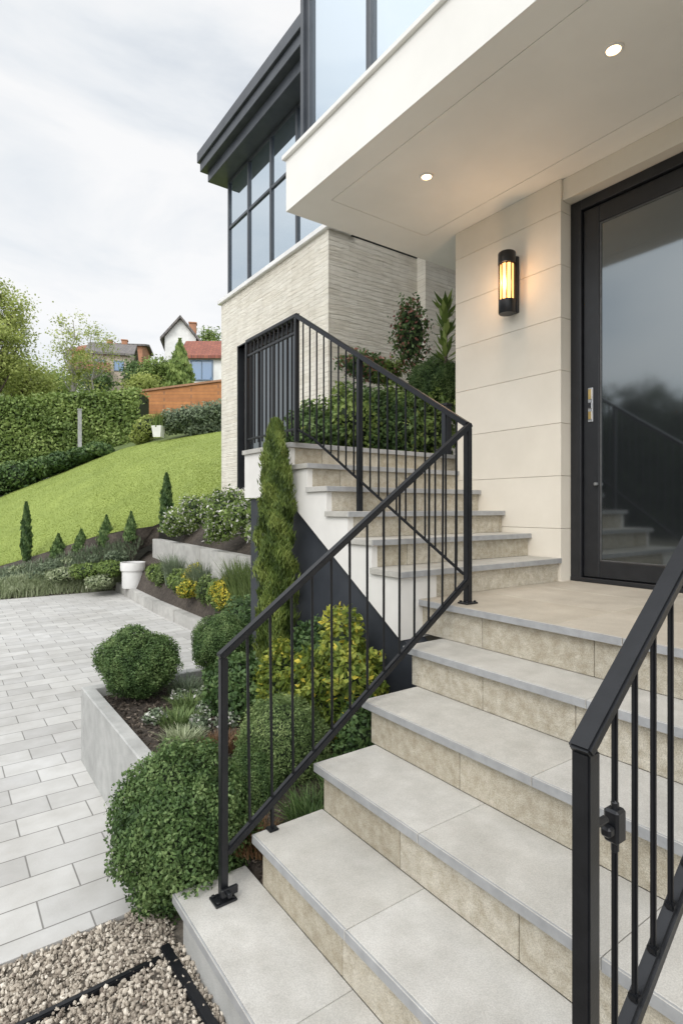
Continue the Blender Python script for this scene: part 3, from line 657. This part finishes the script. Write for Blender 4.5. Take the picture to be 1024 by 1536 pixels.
for y in np.arange(5.2,10.1,.42):
    x=2.98+.035*(y-5); z=.45
    if k%3==0: tuft("ornamental_grass",(x+.02,y,z-.05),.16,700,.45,.012,.5,L_grey,"clump of blue green ornamental grass","ornamental grasses")
    else: shrub("low_shrub",(x-.03,y,z+.06),(.2,.24,.2),1100,.05,.025,random.choice([L_grey,L_hedge,L_grass]),"low green shrub along the stone curb",group="low shrubs in the beds",amp=.2,depth=.2)
    k+=1
for px,py,d,r in ((300,868,8.3,.25),(343,890,6.9,.23),(285,882,8.0,.18),(358,878,7.2,.16)):
    c=C(px,py,d); shrub("yellow_flower_shrub",tuple(c),(r,r,r*.8),2300,.04,.024,L_yel,"mound of bright yellow flowers in the low bed",group="yellow flower mounds",amp=.2,depth=.2,fl=.45,flm=L_yfl)
for px,py,d,r in ((345,760,7.6,.34),(300,768,8.6,.34),(375,775,6.8,.26),(270,785,9.6,.3),(330,790,7.6,.24),(408,800,5.9,.22),(420,770,6.1,.2)):
    c=C(px,py,d); shrub("white_flower_shrub",tuple(c),(r,r,r*.8),2600,.05,.026,L_hedge,"loose shrub with white flowers above the retaining wall",group="white flowering shrubs",amp=.3,depth=.25,fl=.14,flm=L_wfl)
for y in np.arange(4.6,6.6,.4):
    tuft("ornamental_grass",(2.98,y,.5),.15,600,.5,.012,.5,L_grass,"clump of green ornamental grass","ornamental grasses")
for c,r in (((2.45,4.35,.5),.4),((2.5,4.9,.5),.35)):
    shrub("leafy_shrub",c,(r,r,r),4000,.045,.025,L_dark,"dark green leafy shrub below the stone wall",amp=.2,depth=.2)
for px,py,d,rx,rz,m_ in ((470,655,5.7,.31,.34,L_box),(520,640,5.9,.38,.42,L_hedge),(575,645,5.9,.38,.40,L_box),(630,640,6.0,.38,.38,L_hedge),(548,622,6.4,.40,.30,L_box),(600,618,6.5,.38,.30,L_hedge)):
    c=C(px,py,d); shrub("leafy_shrub",tuple(c),(rx,rx,rz),4800,.055,.03,m_,"dense green shrub on the terrace behind the railing",group="terrace shrubs",amp=.28,depth=.22,fl=.02,flm=L_lt)
c=C(658,580,6.2); o=ball.copy(); link(o); putball(o,tuple(c),.32,.4,"clipped boxwood ball on the terrace")
for px,py,d,rx,rz,m_,fl,lab in ((614,500,7.2,.26,.54,L_box,.2,"tall climbing shrub with reddish blossom against the stone wall"),(545,548,6.9,.30,.17,L_box,.22,"pink flowering shrub in front of the stone wall"),(578,560,7.0,.22,.16,L_hedge,.1,"pinkish flowering shrub in front of the stone wall")):
    c=C(px,py,d); shrub("flowering_shrub",tuple(c),(rx,rx*.7,rz),2000,.055,.03,m_,lab,amp=.35,depth=.38,fl=fl,flm=L_pfl)
c=C(668,520,6.0); n=60
a=rng.uniform(0,2*np.pi,n); el=rng.uniform(.2,1.4,n); cz=rng.uniform(-.2,.4,n)
P=np.tile(np.array(c),(n,1))+np.stack([0*a,0*a,cz],1); D=np.stack([np.cos(a)*np.cos(el),np.sin(a)*np.cos(el),np.sin(el)],1)
Sd=unit(np.cross(D,[0,0,1])); Ln=.24
V=np.stack([P,P+D*Ln*.5+Sd*.028,P+D*Ln,P+D*Ln*.5-Sd*.028],1).reshape(-1,3)
sp=root("dracaena_plant",(c.x,c.y,c.z-.75),"spiky leaved evergreen plant near the entrance wall","plant")
part(fast("leaves",V,np.arange(n*4).reshape(n,4),[L_hedge],None,np.repeat(rng.random(n),4)),sp)
V,Fc=tube((c.x,c.y,c.z-.75),(c.x,c.y,c.z+.4),.022,.015); part(fast("stem",V,Fc,[m_bark],smooth=True),sp)

# ------------------------------------------------------------------ background
hc=[(-1200,27,735,60,690,120,640),(-500,26,720,60,640,120,600),(0,22,745,60,600,120,585),(140,22,690,60,592,120,583),(230,22,663,60,588,120,582),(333,21,648,60,585,120,580),(520,21,645,60,585,120,580)]
rows=[]
for i in range(9):
    t_=i/8; rows.append([C(c[0],c[2],c[1]).lerp(C(c[0],c[4],c[3]),t_) for c in hc])
rows.append([C(c[0],c[6],c[5]) for c in hc]); rows.append([C(c[0],c[6]+60,300) for c in hc])
m_hill=M("hill_grass",(.07,.10,.03),(.13,.17,.05),2,.95,.5,10,tintamt=0)
sheet("hillside",rows,m_hill)
def facehedge(name,cols,d0,dep,mat,label,n,L,cat="hedge"):
    P=[];N=[];core_b=[]
    for a,b in zip(cols[:-1],cols[1:]):
        m=int(n*abs(b[0]-a[0])/abs(cols[-1][0]-cols[0][0]))
        u=rng.random(m); w=rng.random(m); top=rng.random(m)<.2
        for i in range(m):
            px=a[0]*(1-u[i])+b[0]*u[i]; ty=a[1]*(1-u[i])+b[1]*u[i]; by=a[2]*(1-u[i])+b[2]*u[i]
            zt=H-(ty-762)*d0/F; zb=H-(by-762)*d0/F
            if top[i]: dd=d0+w[i]*dep; z=zt; nn=(0,0,1)
            else: dd=d0; z=zb+(zt-zb)*w[i]; nn=(-SN,-CS,.2)
            r=(px-512)/F*d0
            P.append((SN*dd+CS*r,CS*dd-SN*r,z)); N.append(nn)
        A=C(a[0],a[2]+12,d0+.15);B=C(b[0],b[2]+12,d0+.15);A1=C(a[0],a[1]+3,d0+.15);B1=C(b[0],b[1]+3,d0+.15)
        off=Vector((SN,CS,0))*dep
        core_b.append((np.array([tuple(v) for v in (A,B,B1,A1,A+off,B+off,B1+off,A1+off)]),np.array([(0,1,2,3),(3,2,6,7),(4,5,6,7),(0,3,7,4),(1,5,6,2)])))
    P=np.array(P)+rng.normal(0,.10,(len(P),3)); V,Fc=leafq(P,np.array(N,float),L,L*.6,.8)
    tt=np.clip(.5+.2*np.sin(P[:,0]*2.1+P[:,2]*3)+rng.normal(0,.2,len(P)),0,1)
    cv,cf=join(core_b)
    o=fast(name,np.concatenate([cv,V]),np.concatenate([cf,Fc+len(cv)]),[m_core,mat],np.concatenate([np.zeros(len(cf),int),np.ones(len(Fc),int)]),np.concatenate([np.zeros(len(cv)),np.repeat(tt,4)]))
    p=C(cols[0][0],cols[0][2],d0); return tag(o,label,cat,None,tuple(p))
facehedge("clipped_hedge",[(-500,620,730),(-100,604,722),(0,600,708),(60,596,696),(130,591,684),(207,586,668)],24,1.4,L_hedge,"long clipped green hedge along the top of the lawn",34000,.16)
for px,py,r in ((-60,752,.9),(-10,738,.8),(30,722,.7),(65,712,.55),(95,702,.5),(125,692,.42),(150,684,.38)):
    c=C(px,py-10,22.0); shrub("border_shrub",tuple(c),(r*1.3,r,r*.75),1500,.14,.08,random.choice([L_box,L_dark,L_hedge]),"rounded dark green shrub below the hedge",group="shrubs below the hedge",amp=.15,depth=.15)
p0=C(120,690,23.3); fp=root("fence_post",p0,"plain grey metal post standing in front of the hedge","post"); part(bars("post",[(p0,p0+Vector((0,0,2.05)),.13,.13)],[m_conc]),fp); part(bars("cap",[(p0+Vector((0,0,2.05)),p0+Vector((0,0,2.1)),.17,.17)],[m_conc]),fp)
a=C(205,642,27);b=C(345,625,27); za=C(205,589,27).z; zb=C(345,571,27).z
off=Vector((SN,CS,0))*.35
V=[(a.x,a.y,a.z-1),(b.x,b.y,b.z-1),(b.x,b.y,zb),(a.x,a.y,za)]; V+= [(v[0]+off.x,v[1]+off.y,v[2]) for v in V]
ow=root("garden_wall",a,"long orange brown brick garden wall above the lawn","wall")
part(fast("brickwork",V,[(0,1,2,3),(3,2,6,7),(4,5,6,7),(0,3,7,4),(1,5,6,2)],[m_orange]),ow)
part(bars("coping",[(Vector((a.x,a.y,za+.05))+off*.5,Vector((b.x,b.y,zb+.05))+off*.5,.5,.1)],[M("coping_brown",(.28,.14,.07),(.34,.18,.09),tintamt=0)],.01),ow)
for px,py,r in ((262,634,.62),(285,630,.7),(310,628,.75),(335,625,.8),(298,645,.5),(325,643,.6)):
    c=C(px,py,21.6); shrub("border_shrub",tuple(c),(r,r*.8,r*.8),1500,.12,.06,L_grey,"silvery green shrub against the orange wall",group="shrubs by the orange wall",amp=.2,depth=.2)
for px,py,r in ((222,640,.5),(212,655,.4)):
    c=C(px,py,22.4); shrub("border_shrub",tuple(c),(r,r*.8,r*.9),1000,.12,.06,L_lt,"light green shrub by the orange wall",group="shrubs by the orange wall",amp=.2,depth=.2)
c=C(238,656,21.2); wp=root("white_pot",c,"white square garden pot with a small plant on the lawn edge","planter")
part(lathe("pot",[(0,0),(.2,0),(.27,.42),(.24,.42),(.22,.36),(0,.36)],tuple(c),[m_white],4),wp)
V,Fc,t=blades_arrays(np.array(c)+np.array([0,0,.36])+rng.normal(0,.08,(150,3))*np.array([1,1,0]),.55,.04,.5); part(fast("plant",V,Fc,[L_grass],None,t),wp)
m_roofr=brickmat("red_tiles",(.24,.08,.055),(.31,.11,.07),(.14,.06,.05),.3,.25,.02,'floor')
m_roofd=brickmat("grey_tiles",(.15,.14,.14),(.21,.19,.18),(.09,.09,.09),.3,.25,.02,'floor')
m_wh=M("white_house_render",(.7,.7,.68),(.78,.78,.76),2,.8,.1,tintamt=0)
m_tan=M("tan_house_render",(.42,.34,.28),(.5,.42,.34),2,.8,.1,tintamt=0)
m_brk=M("brick_house_wall",(.34,.16,.09),(.42,.21,.12),3,.8,.1,tintamt=0)
m_blue=glassmat("blue_glass",(.05,.14,.28),.12)
m_wfr=M("blue_grey_window_frame",(.12,.18,.25),(.16,.22,.3),5,.6,0,tintamt=0)
def house_bg(px,by,d,w,dp,hw,hr,wm,rm,wins,label,rot=0,ridge='x',chim=True):
    loc=C(px,by,d); e=root("village_house",loc,label,"house","houses on the hillside",-YAW+rot)
    o=boxes("wall",[(-w/2,w/2,-dp/2,dp/2,-3,hw)],[wm],0); part(o,e,True)
    if ridge=='x':
        g=prism("gable",[(-dp/2+.01,hw),(dp/2-.01,hw),(0,hw+hr)],'x',-w/2+.02,w/2-.02,[wm]); part(g,e,True)
        V=[];ov=.35
        for s in (-1,1):
            k=hr/(dp/2)
            V.append([(-w/2-ov,s*(dp/2+ov),hw-ov*k+.03),(w/2+ov,s*(dp/2+ov),hw-ov*k+.03),(w/2+ov,0,hw+hr+.03),(-w/2-ov,0,hw+hr+.03)])
    else:
        g=prism("gable",[(-w/2+.01,hw),(w/2-.01,hw),(0,hw+hr)],'y',-dp/2+.02,dp/2-.02,[wm]); part(g,e,True)
        V=[];ov=.35;k=hr/(w/2)
        for s in (-1,1):
            V.append([(s*(w/2+ov),-dp/2-ov,hw-ov*k+.03),(s*(w/2+ov),dp/2+ov,hw-ov*k+.03),(0,dp/2+ov,hw+hr+.03),(0,-dp/2-ov,hw+hr+.03)])
    VV=[];FF=[]
    for q in V:
        b0=len(VV); VV+=q; VV+=[(x,y,z+.22) for x,y,z in q]
        for f in ((0,1,2,3),(4,5,6,7),(0,1,5,4),(1,2,6,5),(2,3,7,6),(3,0,4,7)): FF.append(tuple(b0+i for i in f))
    part(fast("roof",VV,FF,[rm]),e,True)
    if chim:
        part(boxes("chimney",[(w*.2,w*.2+.6,.1,.7,hw,hw+hr+.7),(w*.2-.06,w*.2+.66,.04,.76,hw+hr+.7,hw+hr+.82)],[m_brk],.02),e,True)
    for (x,z,ww,hh) in wins:
        f=boxes("window",[(x-ww/2-.1,x+ww/2+.1,-dp/2-.08,-dp/2-.01,z-.1,z),(x-ww/2-.1,x+ww/2+.1,-dp/2-.08,-dp/2-.01,z+hh,z+hh+.1),(x-ww/2-.1,x-ww/2,-dp/2-.08,-dp/2-.01,z,z+hh),(x+ww/2,x+ww/2+.1,-dp/2-.08,-dp/2-.01,z,z+hh),(x-.04,x+.04,-dp/2-.075,-dp/2-.01,z,z+hh)],[m_wfr],0); part(f,e,True)
        g=boxes("pane",[(x-ww/2,x+ww/2,-dp/2-.04,-dp/2-.02,z,z+hh)],[m_blue],0); part(g,f,True)
    return e
house_bg(316,588,45,3.2,4,2.3,1.5,m_wh,m_roofr,[(-.2,.55,1.5,1.35)],"white house with red tiled roof and blue window",ridge='x',chim=False)
house_bg(275,560,50,2.5,6,2.3,1.5,m_wh,m_roofd,[(0,.8,.6,.8)],"white gabled house with dark grey roof",rot=.2,ridge='y')
house_bg(170,575,62,4.2,5,2.6,1.5,m_tan,m_roofd,[(-.9,.9,.8,.9),(.9,.9,.8,.9)],"tan house with grey roof among the trees",rot=.25)
house_bg(150,560,75,4.6,5,2.4,1.2,m_brk,m_roofr,[(-1,.8,.8,.9),(1,.8,.8,.9)],"brick house with red roof among the trees",rot=-.2)
house_bg(205,562,70,2.4,4,3.0,.5,m_brk,m_roofd,[(0,1.2,.8,1)],"small brick house beside the trees",rot=.1,chim=False)
house_bg(135,585,58,3.2,4,1.6,1.1,m_wh,m_roofr,[(0,.5,.8,.7)],"low white house with red roof",rot=.35,chim=False)
def T(px,by,ty,d,crpx,nl,L,mat,bark,label,**k):
    b=C(px,by,d); h=(by-ty)*d/F; cr=crpx*d/F
    return tree(tuple(b),h,cr,k.pop('chf',.42)*h,nl,L,mat,bark,label,group="trees behind the garden",**k)
T(-5,640,400,29,58,12000,.15,L_lt,m_bark,"bright light green deciduous tree behind the hedge",ncl=70,tr=.2,clr=.17)
T(-75,650,430,31,60,9000,.18,L_lt,m_bark,"bright light green deciduous tree behind the hedge",ncl=45,tr=.2,clr=.22)
T(45,630,530,33,42,5000,.17,L_lt,m_bark,"low light green tree behind the hedge",ncl=40,tr=.15,clr=.22)
T(108,620,455,36,34,2300,.15,L_lt,m_birch,"thin sparse birch with airy foliage",ncl=40,tr=.1,clr=.2,lowf=.3)
T(140,620,478,37,34,1800,.15,L_lt,m_birch,"thin sparse birch with airy foliage",ncl=34,tr=.1,clr=.2,lowf=.3)
T(235,600,528,40,20,4000,.2,L_hedge,m_bark,"rounded green tree beside the white house",ncl=30,clr=.3,lowf=.1)
T(205,600,540,42,24,4000,.2,L_box,m_bark,"rounded green tree among the houses",ncl=30,clr=.3,lowf=.1)
T(150,600,555,44,22,3000,.2,L_box,m_bark,"rounded green tree among the houses",ncl=30,clr=.3,lowf=.1)
T(215,600,565,38,26,3000,.18,L_lt,m_bark,"light green bush behind the orange wall",ncl=30,clr=.3,lowf=.1)
T(95,600,560,50,40,3500,.2,L_hedge,m_bark,"rounded green tree among the houses",ncl=30,clr=.3,lowf=.1)
T(310,560,490,70,25,3000,.3,L_hedge,m_bark,"distant green tree above the roofs",ncl=25,clr=.3,lowf=.1)
T(20,600,540,60,50,3500,.3,L_hedge,m_bark,"distant green tree beyond the hedge",ncl=25,clr=.3,lowf=.1)
b=C(270,600,38); conifer(tuple(b),(600-510)*38/F,.95,4000,.3,L_hedge,"green conical conifer beside the white house",group="trees behind the garden",pw=1.1,W=.15,maxat=.15)
for i,(x,y,r,rz) in enumerate(((-26,4,4.5,4.2),(-27,10,4.5,5.4),(-26,16,4.2,4.6),(-28,22,5,4.8),(-26,29,5,4.2),(-22,36,5,4.0),(-27,-3,4.5,5))):
    shrub("large_shrub",(x,y,rz*.8),(r*.8,r,rz),9000,.34,.22,L_far,"large dark dense shrub across the paving",group="large shrubs across the paving",amp=.25,depth=.12)

# ------------------------------------------------------------------ world, sun, camera
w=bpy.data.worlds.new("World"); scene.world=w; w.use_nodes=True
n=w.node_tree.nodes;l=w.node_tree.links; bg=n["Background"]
sky=n.new("ShaderNodeTexSky"); sky.sky_type='NISHITA'; sky.sun_disc=False
sun_el=math.radians(44)
sdir=Vector((-.72,-.55,0)).normalized()
sky.sun_elevation=sun_el; sky.sun_rotation=math.atan2(sdir.x,sdir.y)
dv=Vector((sdir.x*math.cos(sun_el),sdir.y*math.cos(sun_el),math.sin(sun_el)))
tc=n.new("ShaderNodeTexCoord"); mp=n.new("ShaderNodeMapping"); mp.inputs["Scale"].default_value=(1,1,2.4); l.new(tc.outputs["Generated"],mp.inputs[0])
nz=n.new("ShaderNodeTexNoise"); nz.inputs["Scale"].default_value=2.3; nz.inputs["Detail"].default_value=7; nz.inputs["Roughness"].default_value=.55; nz.inputs["Distortion"].default_value=.4; l.new(mp.outputs[0],nz.inputs["Vector"])
rp=n.new("ShaderNodeValToRGB"); e=rp.color_ramp.elements; e[0].position=.33; e[0].color=(.71,.76,.82,1); e[1].position=.58; e[1].color=(1.0,1.0,1.0,1); q=e.new(.45); q.color=(.87,.90,.93,1)
l.new(nz.outputs["Fac"],rp.inputs[0])
mx=n.new("ShaderNodeMix"); mx.data_type='RGBA'; mx.blend_type='MIX'; mx.inputs[0].default_value=.92
sc_=n.new("ShaderNodeMix"); sc_.data_type='RGBA'; sc_.blend_type='MULTIPLY'; sc_.inputs[0].default_value=1; sc_.inputs[7].default_value=(.12,.12,.12,1)
l.new(sky.outputs[0],sc_.inputs[6]); l.new(sc_.outputs[2],mx.inputs[6]); l.new(rp.outputs[0],mx.inputs[7])
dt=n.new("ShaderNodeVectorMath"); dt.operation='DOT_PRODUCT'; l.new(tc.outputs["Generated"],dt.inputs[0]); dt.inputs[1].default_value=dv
mr=n.new("ShaderNodeMapRange"); mr.interpolation_type='SMOOTHSTEP'; mr.inputs[1].default_value=.05; mr.inputs[2].default_value=1.0; mr.inputs[3].default_value=1.02; mr.inputs[4].default_value=2.5  # sky strength raised around the sun, added out of view to brighten the scene
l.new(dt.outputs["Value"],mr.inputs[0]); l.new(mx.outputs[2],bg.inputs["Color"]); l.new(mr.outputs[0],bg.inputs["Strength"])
S=bpy.data.lights.new("sun",'SUN'); S.energy=1.1; S.angle=math.radians(20); S.color=(1,.96,.90)
so=bpy.data.objects.new("sun",S); link(so)
so.rotation_euler=dv.to_track_quat('Z','Y').to_euler(); so.location=(0,0,20)
cam=bpy.data.cameras.new("camera"); cam.sensor_fit='VERTICAL'; cam.sensor_height=36; cam.sensor_width=24; cam.lens=F/1536*36; cam.shift_y=-6/1536; cam.clip_end=2000; cam.clip_start=.05
co=bpy.data.objects.new("camera",cam); link(co); co.location=(0,0,H); co.rotation_euler=(math.radians(90),0,-YAW); scene.camera=co
scene.view_settings.view_transform='Standard'; scene.view_settings.look='None'; scene.view_settings.exposure=0
